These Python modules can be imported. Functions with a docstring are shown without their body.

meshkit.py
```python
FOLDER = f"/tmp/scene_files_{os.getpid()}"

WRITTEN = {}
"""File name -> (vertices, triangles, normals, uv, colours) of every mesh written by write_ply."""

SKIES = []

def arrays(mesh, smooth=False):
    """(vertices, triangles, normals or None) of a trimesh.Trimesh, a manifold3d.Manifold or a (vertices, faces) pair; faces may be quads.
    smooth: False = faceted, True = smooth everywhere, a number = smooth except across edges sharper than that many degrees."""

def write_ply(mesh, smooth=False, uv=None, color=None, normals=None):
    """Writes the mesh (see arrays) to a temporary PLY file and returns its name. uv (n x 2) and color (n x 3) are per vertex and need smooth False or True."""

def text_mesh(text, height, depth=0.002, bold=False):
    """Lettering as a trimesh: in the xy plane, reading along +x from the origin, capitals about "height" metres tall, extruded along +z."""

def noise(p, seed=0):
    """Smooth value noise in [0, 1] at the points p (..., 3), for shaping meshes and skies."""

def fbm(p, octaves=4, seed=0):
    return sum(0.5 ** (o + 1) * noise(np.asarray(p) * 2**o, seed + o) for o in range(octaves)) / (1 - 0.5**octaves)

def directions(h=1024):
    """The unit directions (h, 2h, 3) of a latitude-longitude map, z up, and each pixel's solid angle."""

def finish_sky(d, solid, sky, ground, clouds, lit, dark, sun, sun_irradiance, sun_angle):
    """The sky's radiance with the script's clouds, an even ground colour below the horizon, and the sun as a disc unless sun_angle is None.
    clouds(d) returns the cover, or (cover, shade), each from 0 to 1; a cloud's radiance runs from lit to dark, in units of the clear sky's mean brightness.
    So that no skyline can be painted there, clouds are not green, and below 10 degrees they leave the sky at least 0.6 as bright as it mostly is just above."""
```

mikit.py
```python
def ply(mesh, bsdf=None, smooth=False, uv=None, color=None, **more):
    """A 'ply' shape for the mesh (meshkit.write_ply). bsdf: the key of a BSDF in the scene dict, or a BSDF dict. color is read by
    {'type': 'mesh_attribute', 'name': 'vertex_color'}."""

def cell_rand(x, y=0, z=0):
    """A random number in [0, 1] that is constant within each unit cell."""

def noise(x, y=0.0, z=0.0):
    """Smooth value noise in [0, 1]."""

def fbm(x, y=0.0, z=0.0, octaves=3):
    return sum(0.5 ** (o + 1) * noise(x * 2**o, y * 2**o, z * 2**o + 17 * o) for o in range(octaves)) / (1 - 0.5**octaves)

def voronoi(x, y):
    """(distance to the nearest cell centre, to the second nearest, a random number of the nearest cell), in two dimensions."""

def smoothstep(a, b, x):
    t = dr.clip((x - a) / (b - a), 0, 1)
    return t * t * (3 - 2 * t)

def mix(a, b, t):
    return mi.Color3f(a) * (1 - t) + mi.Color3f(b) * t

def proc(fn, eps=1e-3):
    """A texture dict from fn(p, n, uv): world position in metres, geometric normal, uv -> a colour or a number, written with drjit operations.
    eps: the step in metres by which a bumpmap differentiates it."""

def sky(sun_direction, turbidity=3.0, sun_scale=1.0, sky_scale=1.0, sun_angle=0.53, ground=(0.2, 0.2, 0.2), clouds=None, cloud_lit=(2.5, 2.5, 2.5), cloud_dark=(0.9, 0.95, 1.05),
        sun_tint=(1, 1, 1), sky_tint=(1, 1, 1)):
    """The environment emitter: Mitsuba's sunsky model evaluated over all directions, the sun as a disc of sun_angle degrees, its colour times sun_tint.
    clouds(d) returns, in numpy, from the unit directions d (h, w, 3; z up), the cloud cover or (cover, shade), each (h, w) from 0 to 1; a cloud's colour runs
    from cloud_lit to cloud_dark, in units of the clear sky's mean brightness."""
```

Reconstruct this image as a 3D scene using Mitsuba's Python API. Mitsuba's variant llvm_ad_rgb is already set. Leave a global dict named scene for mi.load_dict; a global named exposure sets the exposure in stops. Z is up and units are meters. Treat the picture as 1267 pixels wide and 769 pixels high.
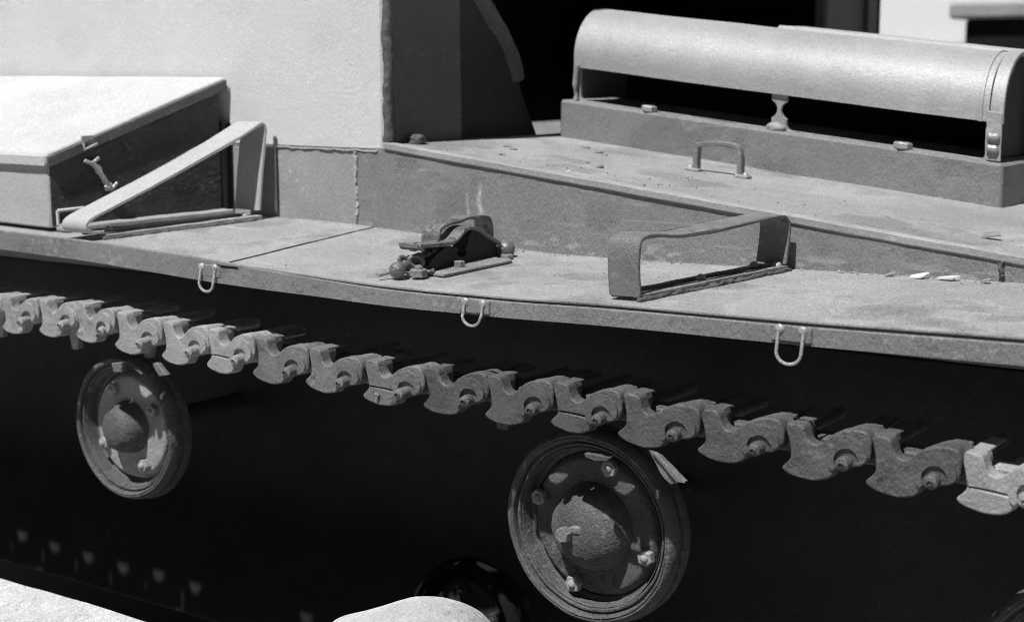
import math, random
import numpy as np, trimesh, mitsuba as mi, drjit as dr
from shapely.geometry import Polygon, LineString, box as sbox, Point
from shapely import affinity
from scipy.spatial import cKDTree
import meshkit, mikit
from mikit import proc, noise, fbm, voronoi, smoothstep, mix

random.seed(4)
rng = np.random.default_rng(4)
T = mi.ScalarTransform4f
scene, labels = {'type': 'scene'}, {}

# ------------------------------------------------------------------ camera, sky, exposure
# world: x along the vehicle (towards the right of the picture), y away from the viewer, z up; z = 0 is the top of the upper track run
EYE = np.array([0.948, -1.354, 0.346])
FWD = np.array([-0.5664, 0.8088, -0.1582])
scene['camera'] = {
    'type': 'thinlens', 'fov': 36.88, 'fov_axis': 'x', 'aperture_radius': 0.0042, 'focus_distance': 1.72,
    'near_clip': 0.05, 'far_clip': 400.0,
    'to_world': T().look_at(origin=EYE.tolist(), target=(EYE + FWD).tolist(), up=[0, 0, 1]),
}
SUN = (-0.03, -0.5, 0.866)
scene['sky'] = mikit.sky(SUN, turbidity=3, sun_scale=1.0, sun_angle=0.9, sky_scale=1.0, sun_tint=(0.83, 0.99, 1.30), ground=(0.12, 0.12, 0.12),
                         clouds=lambda d: 1.0, cloud_lit=(0.145, 0.145, 0.145), cloud_dark=(0.11, 0.11, 0.11))
exposure = 1.92

# ------------------------------------------------------------------ materials (a black and white photograph: everything grey)
def g(v):
    return {'type': 'rgb', 'value': [v, v, v]}


def grey_tex(base, spread, s1, s2, grain, scratch=0.0, gs=900.0, chips=0.0, extra=None):
    """Painted steel: broad mottling, streaks, speckle, fine pale scratches, small dark chips."""
    def fn(p, n, uv):
        m = fbm(p.x * s1, p.y * s1, p.z * s1, 4) - 0.5
        k = fbm(p.x * s2 + 7, p.y * s2, p.z * s2 * 0.6, 3) - 0.5
        gr = noise(p.x * gs, p.y * gs, p.z * gs) - 0.5
        v = base * (1 + spread * 2.0 * m + spread * k + grain * gr)
        if scratch > 0:
            c = fbm(p.x * 150, p.y * 150 + 3, p.z * 150, 3)
            w = fbm(p.x * 22 + 5, p.y * 22, p.z * 22, 2)
            v = v + scratch * base * smoothstep(0.60, 0.72, c) * smoothstep(0.45, 0.65, w)
        if chips > 0:
            d = fbm(p.x * 120 + 31, p.y * 120, p.z * 120 + 9, 3)
            w = fbm(p.x * 16 + 15, p.y * 16, p.z * 16, 2)
            v = v * (1 - chips * smoothstep(0.62, 0.70, d) * smoothstep(0.5, 0.62, w))
        if extra is not None:
            v = v + base * extra(p)
        return mi.Color3f(dr.clip(v, 0.004, 0.92))
    return proc(fn)


def bsdf(name, base, rough, spread=0.2, s1=14, s2=55, grain=0.5, scratch=0.0, bump=0.0, bs=260.0, spec=0.35, metal=0.0, gs=900.0, chips=0.0, extra=None):
    b = {'type': 'principled', 'base_color': grey_tex(base, spread, s1, s2, grain, scratch, gs, chips, extra), 'roughness': rough, 'specular': spec, 'metallic': metal}
    if bump:
        def bf(p, n, uv):
            return fbm(p.x * bs, p.y * bs, p.z * bs, 3)
        b = {'type': 'bumpmap', 'arbitrary': proc(bf, eps=4e-4), 'scale': bump, 'bsdf': b}
    scene[name] = {'type': 'twosided', 'bsdf': b}
    return name


def scuffs(p, amp):
    """Long thin drag marks and dried-water patches."""
    a = noise(p.x * 9 + p.y * 260, p.y * 9 - p.z * 200, 5.0)
    b = noise(p.x * 210 - p.y * 60, p.y * 14, p.z * 30 + 3)
    w = fbm(p.x * 7 + 40, p.y * 7, p.z * 7, 3)
    st = fbm(p.x * 13 + 9, p.y * 13, p.z * 13, 4)
    edge = smoothstep(0.030, 0.0, dr.abs(st - 0.52))
    return amp * (1.6 * smoothstep(0.86, 0.97, a) * smoothstep(0.5, 0.62, w) - 1.2 * smoothstep(0.88, 0.97, b) * smoothstep(0.5, 0.40, w) + 0.5 * edge - 0.9 * smoothstep(0.54, 0.66, st))


def wall_stains(p):
    """Two pale runs of old paint on the side plate above the clamp, and scuffs low down."""
    w = 0.006 * (noise(p.z * 60, 3.0, p.x * 20) - 0.5)
    a1 = dr.exp(-dr.square((p.x + 0.262 + w) / 0.0035)) * smoothstep(0.118, 0.13, p.z) * smoothstep(0.196, 0.175, p.z)
    a2 = dr.exp(-dr.square((p.x + 0.284 + w) / 0.0025)) * smoothstep(0.13, 0.15, p.z) * smoothstep(0.190, 0.172, p.z)
    a3 = smoothstep(0.56, 0.70, fbm(p.x * 70, p.y * 70, p.z * 130, 3)) * smoothstep(0.135, 0.115, p.z)
    return scuffs(p, 0.16) + (1.1 * a1 + 0.6 * a2) * (0.4 + noise(p.x * 300, p.y * 300, p.z * 300)) + 0.5 * a3


WALL = bsdf('paint_wall', 0.22, 0.62, 0.10, 9, 40, 1.05, 0.15, 0.0004, chips=0.15, extra=wall_stains)
LIP = bsdf('paint_lip', 0.195, 0.60, 0.22, 12, 60, 1.1, 0.45, 0.0005, chips=0.25)
DUSTY = bsdf('paint_dusty', 0.268, 0.68, 0.26, 7, 36, 0.95, 0.15, 0.0004, chips=0.12, extra=lambda p: scuffs(p, 0.24))
LID = bsdf('paint_lid', 0.490, 0.55, 0.10, 6, 30, 0.6, 0.1, 0.0003, extra=lambda p: scuffs(p, 0.06))
PALE = bsdf('paint_pale', 0.640, 0.55, 0.06, 5, 34, 0.5, 0.10, 0.0005, extra=lambda p: scuffs(p, 0.045))
RENDER = bsdf('white_render', 0.780, 0.8, 0.05, 2, 12, 0.2)
HOOD = bsdf('hood_sheet', 0.405, 0.55, 0.16, 6, 34, 0.6, 0.12, 0.0004, metal=0.22, spec=0.45, chips=0.12)
OILY = bsdf('oily_steel', 0.190, 0.48, 0.45, 50, 140, 0.9, 0.7, 0.0012, bs=300, metal=0.35, spec=0.6, chips=0.5)
MID = bsdf('paint_mid', 0.315, 0.55, 0.22, 9, 40, 0.8, 0.3, 0.0003)
LIGHT = bsdf('paint_light', 0.430, 0.55, 0.12, 8, 36, 0.6, 0.1, 0.0003)
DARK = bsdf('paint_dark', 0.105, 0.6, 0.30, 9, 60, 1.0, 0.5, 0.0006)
STRAP = bsdf('strap_steel', 0.185, 0.5, 0.3, 14, 60, 0.9, 0.4, 0.0005, chips=0.4)
SIDE_SHADE = bsdf('shaded_panel', 0.052, 0.5, 0.4, 20, 80, 1.1, 0.9, 0.0010, bs=200, chips=0.3)
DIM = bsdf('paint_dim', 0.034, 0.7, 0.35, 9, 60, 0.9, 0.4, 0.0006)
BLACK = bsdf('flat_black_shade', 0.014, 0.9, 0.4, 8, 40, 0.8, 0.0, 0.0, spec=0.1)  # black that also puts deep shade into recesses and the road wheel
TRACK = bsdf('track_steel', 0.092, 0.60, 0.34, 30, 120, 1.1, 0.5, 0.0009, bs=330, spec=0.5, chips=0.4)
TRACKM = bsdf('track_steel_halflit', 0.155, 0.60, 0.32, 30, 120, 1.0, 0.5, 0.0009, bs=330, spec=0.5, chips=0.4)  # half-lit copy of the track steel
TRACKP = bsdf('track_steel_lit_dusty', 0.300, 0.62, 0.25, 30, 120, 0.8, 0.3, 0.0009, bs=330, spec=0.5, chips=0.3)  # sunlit copy of the track steel, also used for the dusty left disc
WHEEL = bsdf('wheel_steel', 0.100, 0.66, 0.38, 26, 110, 1.2, 0.7, 0.0010, bs=380, chips=0.4)
BARE = bsdf('worn_metal', 0.430, 0.42, 0.30, 40, 160, 0.7, 0.2, 0.0006, bs=420, metal=0.3, spec=0.6)
STONE = bsdf('pale_stone', 0.530, 0.85, 0.24, 11, 60, 0.7, 0.1, 0.0030, bs=120, gs=600, chips=0.4)
BOULDER = bsdf('boulder_stone', 0.420, 0.85, 0.20, 9, 60, 0.5, 0.08, 0.0015, bs=140, gs=700, chips=0.3)
GROUND = bsdf('ground_dirt', 0.200, 0.95, 0.25, 3, 22, 0.7, 0.0, gs=300)

# ------------------------------------------------------------------ helpers
def obj(key, mesh, mat, smooth=28, label=None, cat=None, group=None, kind=None):
    """One entry; a taken key gets the next three-digit number."""
    k, i = key, 0
    while k in scene or k in labels:
        i += 1
        k = f'{key}_{i:03d}'
    scene[k] = mikit.ply(mesh, mat, smooth=smooth)
    d = {a: b for a, b in (('label', label), ('category', cat), ('group', group), ('kind', kind)) if b}
    if d:
        labels[k] = d
    return k


def thing(key, label, cat, group=None, kind=None):
    k, i = key, 0
    while k in labels or any(q.startswith(k + '__') for q in scene):
        i += 1
        k = f'{key}_{i:03d}'
    labels[k] = {a: b for a, b in (('label', label), ('category', cat), ('group', group), ('kind', kind)) if b}
    return k


def M(v, f):
    return trimesh.Trimesh(np.asarray(v, float), np.asarray(f, int), process=False)


def cat(*ms):
    return trimesh.util.concatenate([m for m in ms])


def fix(m):
    m.merge_vertices()
    trimesh.repair.fix_normals(m)
    return m


def cbox(lo, hi, c=0.002):
    lo, hi = np.array(lo, float), np.array(hi, float)
    c = min(c, 0.45 * (hi - lo).min())
    pts = []
    for ix in (0, 1):
        for iy in (0, 1):
            for iz in (0, 1):
                p = np.where([ix, iy, iz], hi, lo)
                s = np.where([ix, iy, iz], -c, c)
                for a in range(3):
                    q = p.copy()
                    for b in range(3):
                        if b != a:
                            q[b] += s[b]
                    pts.append(q)
    return trimesh.convex.convex_hull(np.array(pts))


def prism(poly, depth, b=0.0015):
    """A polygon of the (u, w) plane extruded from 0 to depth with bevelled rims; returns coordinates (u, w, d)."""
    out = []
    for pg in getattr(poly, 'geoms', [poly]):
        pg = pg.simplify(1e-5)
        if pg.interiors or b <= 0:
            out.append(trimesh.creation.extrude_polygon(pg, depth, engine='earcut'))
            continue
        r = np.array(pg.exterior.coords)[:-1]
        if Polygon(r).exterior.is_ccw is False:
            r = r[::-1]
        e = np.roll(r, -1, 0) - r
        e /= np.maximum(np.linalg.norm(e, axis=1, keepdims=True), 1e-12)
        nrm = np.stack([-e[:, 1], e[:, 0]], 1)          # inward
        n0 = nrm + np.roll(nrm, 1, 0)
        n0 /= np.maximum((n0 ** 2).sum(1, keepdims=True) / 2, 0.6)
        ins = r + n0 * b
        n = len(r)
        rings = [(ins, 0.0), (r, b), (r, depth - b), (ins, depth)]
        v = np.vstack([np.c_[q, np.full(n, z)] for q, z in rings])
        f = []
        for k in range(3):
            for i in range(n):
                j = (i + 1) % n
                a0, a1, b0, b1 = k * n + i, k * n + j, (k + 1) * n + i, (k + 1) * n + j
                f += [[a0, a1, b1], [a0, b1, b0]]
        cv, cf = trimesh.creation.triangulate_polygon(Polygon(r), engine='earcut')
        near = cKDTree(r).query(cv)[1]
        m0 = M(np.c_[ins, np.zeros(n)], near[cf][:, ::-1])
        m1 = M(np.c_[ins, np.full(n, depth)], near[cf])
        out.append(fix(cat(M(v, f), m0, m1)))
    return cat(*out)


def to_xz(m, y0):
    """prism (u, w, d) -> x = u, z = w, y = y0 + d"""
    v = m.vertices
    return fix(M(np.c_[v[:, 0], y0 + v[:, 2], v[:, 1]], m.faces))


def to_yz(m, x0):
    """prism (u, w, d) -> y = u, z = w, x = x0 + d"""
    v = m.vertices
    return fix(M(np.c_[x0 + v[:, 2], v[:, 0], v[:, 1]], m.faces))


def to_xy(m, z0):
    v = m.vertices
    return fix(M(np.c_[v[:, 0], v[:, 1], z0 + v[:, 2]], m.faces))


def smooth_line(pts, n=8, r=None):
    """Chaikin-rounded polyline."""
    p = np.array(pts, float)
    for _ in range(3 if n else 0):
        q = [p[0]]
        for a, b in zip(p[:-1], p[1:]):
            q += [a * 0.75 + b * 0.25, a * 0.25 + b * 0.75]
        q.append(p[-1])
        p = np.array(q)
    return p


def band(pts, thick, x0, width, round_it=False, b=0.0008):
    """A flat strip of steel bent along (y, z) points, its width along x."""
    p = smooth_line(pts) if round_it else np.array(pts, float)
    pg = LineString(p).buffer(thick / 2, cap_style=2, join_style=1, quad_segs=4)
    return to_yz(prism(pg, width, b), x0)


def shear_xy(m, k, y0=0.0):
    m.vertices[:, 0] += k * (m.vertices[:, 1] - y0)
    return m


def tube(pts, r, n=10, round_it=False):
    p = smooth_line(pts) if round_it else np.array(pts, float)
    circle = Polygon([(r * math.cos(a), r * math.sin(a)) for a in np.linspace(0, 2 * math.pi, n, endpoint=False)])
    return trimesh.creation.sweep_polygon(circle, p, engine='earcut')


def wobble(m, amp, s, seed=0, edge=None):
    """Small uneven dents so that nothing is machine-perfect."""
    if edge:
        v, f = trimesh.remesh.subdivide_to_size(m.vertices, m.faces, edge, max_iter=14)
        m = M(v, f)
        m.merge_vertices()
    p = m.vertices
    d = np.stack([meshkit.fbm(p * s, 3, seed + 11 * i) - 0.5 for i in range(3)], 1)
    m.vertices = p + 2 * amp * d
    return m


def lump(centre, size, seed, amp=0.25, sub=2):
    m = trimesh.creation.icosphere(subdivisions=sub, radius=1.0)
    d = meshkit.fbm(m.vertices * 1.6 + seed * 3.7, 3, seed)
    m.vertices *= (1 + amp * 2 * (d - 0.5))[:, None]
    m.vertices = m.vertices * np.array(size) + np.array(centre)
    return m


def lathe(profile, axis_c, n=72):
    """profile: (radius, y) pairs; turned about the y axis through axis_c = (x, z)."""
    pr = np.array(profile, float)
    m = trimesh.creation.revolve(pr, sections=n)
    v = m.vertices
    return fix(M(np.c_[axis_c[0] + v[:, 0], v[:, 2], axis_c[1] + v[:, 1]], m.faces))


def hexnut(c, r, h, axis='y', n=6, rot=0.3):
    a = np.linspace(0, 2 * math.pi, n, endpoint=False) + rot
    m = prism(Polygon(np.c_[r * np.cos(a), r * np.sin(a)]), h, 0.12 * r)
    v = m.vertices
    if axis == 'y':
        m.vertices = np.c_[c[0] + v[:, 0], c[1] - v[:, 2], c[2] + v[:, 1]]
    else:
        m.vertices = np.c_[c[0] + v[:, 0], c[1] + v[:, 1], c[2] + v[:, 2]]
    return fix(m)


def dome(c, r, h, axis='z', n=20):
    t = np.linspace(0, math.pi / 2, 6)
    pr = [(r * math.cos(a), h * math.sin(a)) for a in t]
    pr = [(0, -0.001), (r, -0.001)] + pr
    m = trimesh.creation.revolve(np.array(pr), sections=n)
    v = m.vertices
    if axis == 'z':
        return fix(M(v + np.array(c), m.faces))
    return fix(M(np.c_[c[0] + v[:, 0], c[1] - v[:, 2], c[2] + v[:, 1]], m.faces))


# ------------------------------------------------------------------ setting
gm = trimesh.creation.box([160, 160, 0.2])
gm.apply_translation([0, 0, -0.9])
obj('ground', gm, GROUND, False, kind='structure')

# low concrete ledge in the sun, in front of the tracks
pg = Polygon([(-0.34, -0.79), (-0.12, -0.79), (-0.105, -0.349), (-0.111, -0.343), (-0.325, -0.347), (-0.335, -0.357)])
led = wobble(to_yz(prism(pg, 5.36, 0.004), -5.2), 0.0035, 9, 3, 0.06)
ledge = obj('concrete_ledge', led, STONE, 35, 'low pale concrete ledge in the sun at the lower left corner', 'ledge')

# pale rounded boulder on the ledge
b = trimesh.creation.icosphere(subdivisions=4, radius=1.0)
d = meshkit.fbm(b.vertices * 1.1 + 5, 4, 9) - 0.5
v = b.vertices * (1 + 0.16 * d)[:, None]
v = v * np.array([0.091, 0.085, 0.085]) + np.array([0.0, 0.0, 0.0])
# a flank that runs out to a low spur on the left
spur = np.exp(-(((v - np.array([-0.085, -0.03, 0.03])) / np.array([0.035, 0.05, 0.03])) ** 2).sum(1))
v[:, 0] -= 0.035 * spur
v[:, 2] += 0.012 * spur
v += np.array([-0.010, -0.135, -0.296])
obj('rounded_boulder', M(v, b.faces), BOULDER, True, 'pale rounded boulder in front of the wheels at the bottom edge', 'boulder')

# bright building wall far behind and a dark low wall with pale coping
w = thing('building_wall', 'blurred pale building wall behind the vehicle at the top right', 'wall')
m = cbox((-14, 9.0, -0.8), (8, 9.3, 4.2), 0.02)
obj(w + '__render_coat', m, RENDER)
obj(w + '__shade_course', cbox((-14, 8.93, -0.8), (8, 9.0, 0.50), 0.02), MID)  # darker course stands in for a band of shade on the wall
w = thing('garden_wall', 'low dark wall with a pale coping behind the hood', 'wall')
obj(w + '__wall_body', cbox((-1.235, 5.05, -0.8), (3.0, 5.35, 0.53), 0.01), BLACK)
xx = -1.29
for i in range(5):
    L = 0.84
    obj(w + '__coping_stone', wobble(cbox((xx, 5.0, 0.533), (xx + L - 0.012, 5.40, 0.60), 0.012), 0.004, 6, i), MID)
    xx += L

# ------------------------------------------------------------------ the tracked vehicle
V = thing('tracked_vehicle', 'grey armoured tracked vehicle seen along its flank, with fender, hood, track and rollers', 'tank')


def P(name, mesh, mat, smooth=28, label=None, kind=None):
    return obj(f'{V}__{name}', mesh, mat, smooth, label, None, None, kind)


XW = -0.423
DK = lambda x: 0.191 - 0.109 * x                     # the engine deck slopes down to the rear

# --- upper plate, side plate, weld beads
up = cbox((-2.2, 0.300, 0.2285), (XW - 0.008, 0.33, 1.25), 0.003)
P('upper_plate', wobble(up, 0.0025, 3, 2, 0.05), PALE, True, 'large pale upper hull plate')
sp = Polygon([(-0.4785, 0.02), (0.66, 0.02), (0.66, DK(0.66)), (XW, DK(XW) - 0.004), (-0.47, 0.2255), (-0.4785, 0.2255)])
P('side_plate', wobble(to_xz(prism(sp, 0.02, 0.001), 0.3), 0.0016, 6, 5, 0.03), WALL, True, 'plain hull side plate between fender and engine deck')
n = 60
zz = np.linspace(0.128, 0.2265, n)
P('weld_bead', wobble(tube(np.c_[np.full(n, -0.479) + 0.003 * (meshkit.noise(np.c_[zz * 90, zz * 0, zz * 0]) - 0.5), np.full(n, 0.2995), zz], 0.0024), 0.0036, 110, 3, 0.004), LIGHT, True, 'rough upright weld bead')
zz = np.linspace(0.117, 0.139, 20)
P('weld_bead', wobble(tube(np.c_[np.full(20, 0.437), np.full(20, 0.299), zz], 0.003), 0.004, 190, 5, 0.003), DARK, True, 'short dark weld lump low at the right end of the side plate')
xx = np.linspace(-0.70, XW - 0.015, 60)
P('weld_bead', wobble(tube(np.c_[xx, np.full(60, 0.2992), np.full(60, 0.227)], 0.0014), 0.0020, 110, 4, 0.004), MID, True)
zz = np.linspace(0.240, 1.2, 80)
P('corner_bead', wobble(tube(np.c_[np.full(80, XW - 0.001), np.full(80, 0.306), zz], 0.0075), 0.0032, 70, 6, 0.006), DARK, True, 'dark lumpy weld along the corner of the pale plate')

P('front_plate', wobble(cbox((-2.2, 0.3, 0.02), (-0.4800, 0.32, 0.2255), 0.001), 0.0012, 6, 15, 0.03), MID, True, 'lighter plate left of the upright weld, under the pale plate')

# --- end wall facing the rear, its shade put into dark colours and an added recess
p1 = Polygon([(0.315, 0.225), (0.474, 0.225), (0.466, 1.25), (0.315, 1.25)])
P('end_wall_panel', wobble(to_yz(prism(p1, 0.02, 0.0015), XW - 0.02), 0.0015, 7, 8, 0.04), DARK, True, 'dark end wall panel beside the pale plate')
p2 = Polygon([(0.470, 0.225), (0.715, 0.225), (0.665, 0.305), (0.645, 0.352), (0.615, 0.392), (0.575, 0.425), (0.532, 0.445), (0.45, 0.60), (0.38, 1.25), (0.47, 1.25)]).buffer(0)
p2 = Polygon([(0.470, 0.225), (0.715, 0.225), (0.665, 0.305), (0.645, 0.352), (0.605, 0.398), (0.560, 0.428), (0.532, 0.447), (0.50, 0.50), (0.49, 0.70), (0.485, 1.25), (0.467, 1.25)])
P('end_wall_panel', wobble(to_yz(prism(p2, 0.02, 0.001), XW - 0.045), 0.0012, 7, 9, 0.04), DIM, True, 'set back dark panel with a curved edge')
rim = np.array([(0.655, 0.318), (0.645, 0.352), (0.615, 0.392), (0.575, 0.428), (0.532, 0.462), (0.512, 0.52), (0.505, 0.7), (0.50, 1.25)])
P('opening_rim', wobble(band(smooth_line(rim), 0.034, XW - 0.045, 0.026, b=0.008), 0.005, 25, 4), DARK, 30, 'curved rim of the added dark recess')
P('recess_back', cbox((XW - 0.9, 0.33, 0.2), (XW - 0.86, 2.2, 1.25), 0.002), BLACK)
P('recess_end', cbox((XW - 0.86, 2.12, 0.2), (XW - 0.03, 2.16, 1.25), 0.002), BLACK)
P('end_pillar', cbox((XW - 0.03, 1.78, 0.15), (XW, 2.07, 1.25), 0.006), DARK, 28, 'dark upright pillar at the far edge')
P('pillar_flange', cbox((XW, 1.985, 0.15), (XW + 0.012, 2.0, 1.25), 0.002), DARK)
P('recess_roof', cbox((-2.2, 0.29, 1.25), (XW + 0.03, 2.2, 1.29), 0.004), MID)  # roof out of view, added to keep the recess dark

# --- engine deck
def dk(m):
    m.vertices[:, 2] += DK(m.vertices[:, 0])
    return m


def grid_plate(x0, x1, y0, y1, zt, zb, nx, ny, amp, seed):
    xs, ys = np.linspace(x0, x1, nx), np.linspace(y0, y1, ny)
    X, Y = np.meshgrid(xs, ys, indexing='ij')
    d = (meshkit.fbm(np.stack([X * 5, Y * 5, X * 0], -1), 3, seed) - 0.5) * 2 * amp
    top = np.stack([X, Y, zt(X, Y) + d], -1).reshape(-1, 3)
    bot = np.stack([X, Y, zt(X, Y) + d - zb], -1).reshape(-1, 3)
    N = nx * ny
    f = []
    I = lambda i, j: i * ny + j
    for i in range(nx - 1):
        for j in range(ny - 1):
            a, b_, c, e = I(i, j), I(i + 1, j), I(i + 1, j + 1), I(i, j + 1)
            f += [[a, b_, c], [a, c, e], [N + a, N + c, N + b_], [N + a, N + e, N + c]]
    ring = [I(i, 0) for i in range(nx)] + [I(nx - 1, j) for j in range(1, ny)] + [I(i, ny - 1) for i in range(nx - 2, -1, -1)] + [I(0, j) for j in range(ny - 2, 0, -1)]
    for a, b_ in zip(ring, ring[1:] + ring[:1]):
        f += [[a, N + b_, b_], [a, N + a, N + b_]]
    return M(np.vstack([top, bot]), f)


P('deck_plate', grid_plate(XW + 0.001, 0.72, 0.3145, 2.1, lambda x, y: DK(x), 0.012, 60, 60, 0.0015, 3), DUSTY, 40, 'dusty sloping engine deck')
P('deck_edge', wobble(dk(cbox((XW - 0.004, 0.2965, -0.008), (0.72, 0.3118, 0.0026), 0.0018)), 0.0008, 20, 2, 0.02), MID, 30, 'worn pale edge strip of the engine deck')

# --- ventilation hood on the deck
H = f'{V}__hood'
hx0, hx1 = -0.393, 0.311
obj(H + '__base', wobble(dk(cbox((hx0, 0.692, -0.004), (hx1, 1.02, 0.0585), 0.0035)), 0.001, 14, 5, 0.03), WALL, True)
slots = []
for a, c in ((-0.366, -0.036), (-0.012, 0.279)):
    slots.append(affinity.translate(sbox(a + 0.007, 0.067, c - 0.007, 0.1105).buffer(0.007, quad_segs=4), 0, 0))
front = sbox(-0.376, 0.0575, 0.2915, 0.119)
for s in slots:
    front = front.difference(s)
# the web between the openings is waisted
front = front.difference(Point(-0.040, 0.088).buffer(0.013)).difference(Point(-0.008, 0.088).buffer(0.013))
obj(H + '__slotted_front', wobble(dk(to_xz(prism(front, 0.005, 0), 0.711)), 0.0008, 40, 6, 0.012), MID, 28, 'front strip with two long black openings')
obj(H + '__inner_wall', dk(cbox((hx0 + 0.01, 0.86, 0.058), (hx1 - 0.006, 0.875, 0.18), 0.001)), BLACK)
# rolled cover: vertical lower lip, quarter round, gently falling top
def cover_line(off):
    a = np.linspace(math.pi, math.pi / 2 - 0.08, 40)
    q = [(0.708 - off, 0.110)] + [(0.708 + 0.078 + (0.078 + off) * math.cos(t), 0.122 + (0.078 + off) * math.sin(t)) for t in a]
    return q + [(1.02, 0.188 + off)]
cl = LineString(cover_line(0)).buffer(0.0022, cap_style=2, join_style=1, quad_segs=4)
cov = to_yz(prism(cl, 0.284 + 0.376, 0.0006), -0.376)
cov = trimesh.Trimesh(*trimesh.remesh.subdivide_to_size(cov.vertices, cov.faces, 0.035, max_iter=12), process=False)
cov.merge_vertices()
# the left end is rolled in
obj(H + '__cover', wobble(dk(cov), 0.0018, 6, 7), HOOD, 40, 'smooth rolled cover of pale sheet metal')
rb = LineString(cover_line(0.0032)).buffer(0.0014, cap_style=2)
obj(H + '__rim_band', dk(to_yz(prism(rb, 0.005, 0.0004), 0.2705)), HOOD)
rb2 = LineString(cover_line(0.0035)).buffer(0.0028, cap_style=2)
obj(H + '__rim_band', dk(to_yz(prism(rb2, 0.018, 0.0008), 0.2865)), HOOD, 28, 'pale band round the right end of the cover')
ep = Polygon([(0.7055, 0.0605)] + cover_line(-0.001) + [(1.02, 0.0605)])
obj(H + '__end_plate', dk(to_yz(prism(ep, 0.004, 0.0008), 0.2845)), DIM, 28, 'flat end plate darkened for shade')  # rear-facing plate carries its shade in a darker colour
epl = dk(to_yz(prism(ep.buffer(-0.002), 0.004, 0.0008), -0.3745))
obj(H + '__end_plate', epl, DARK)
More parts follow.
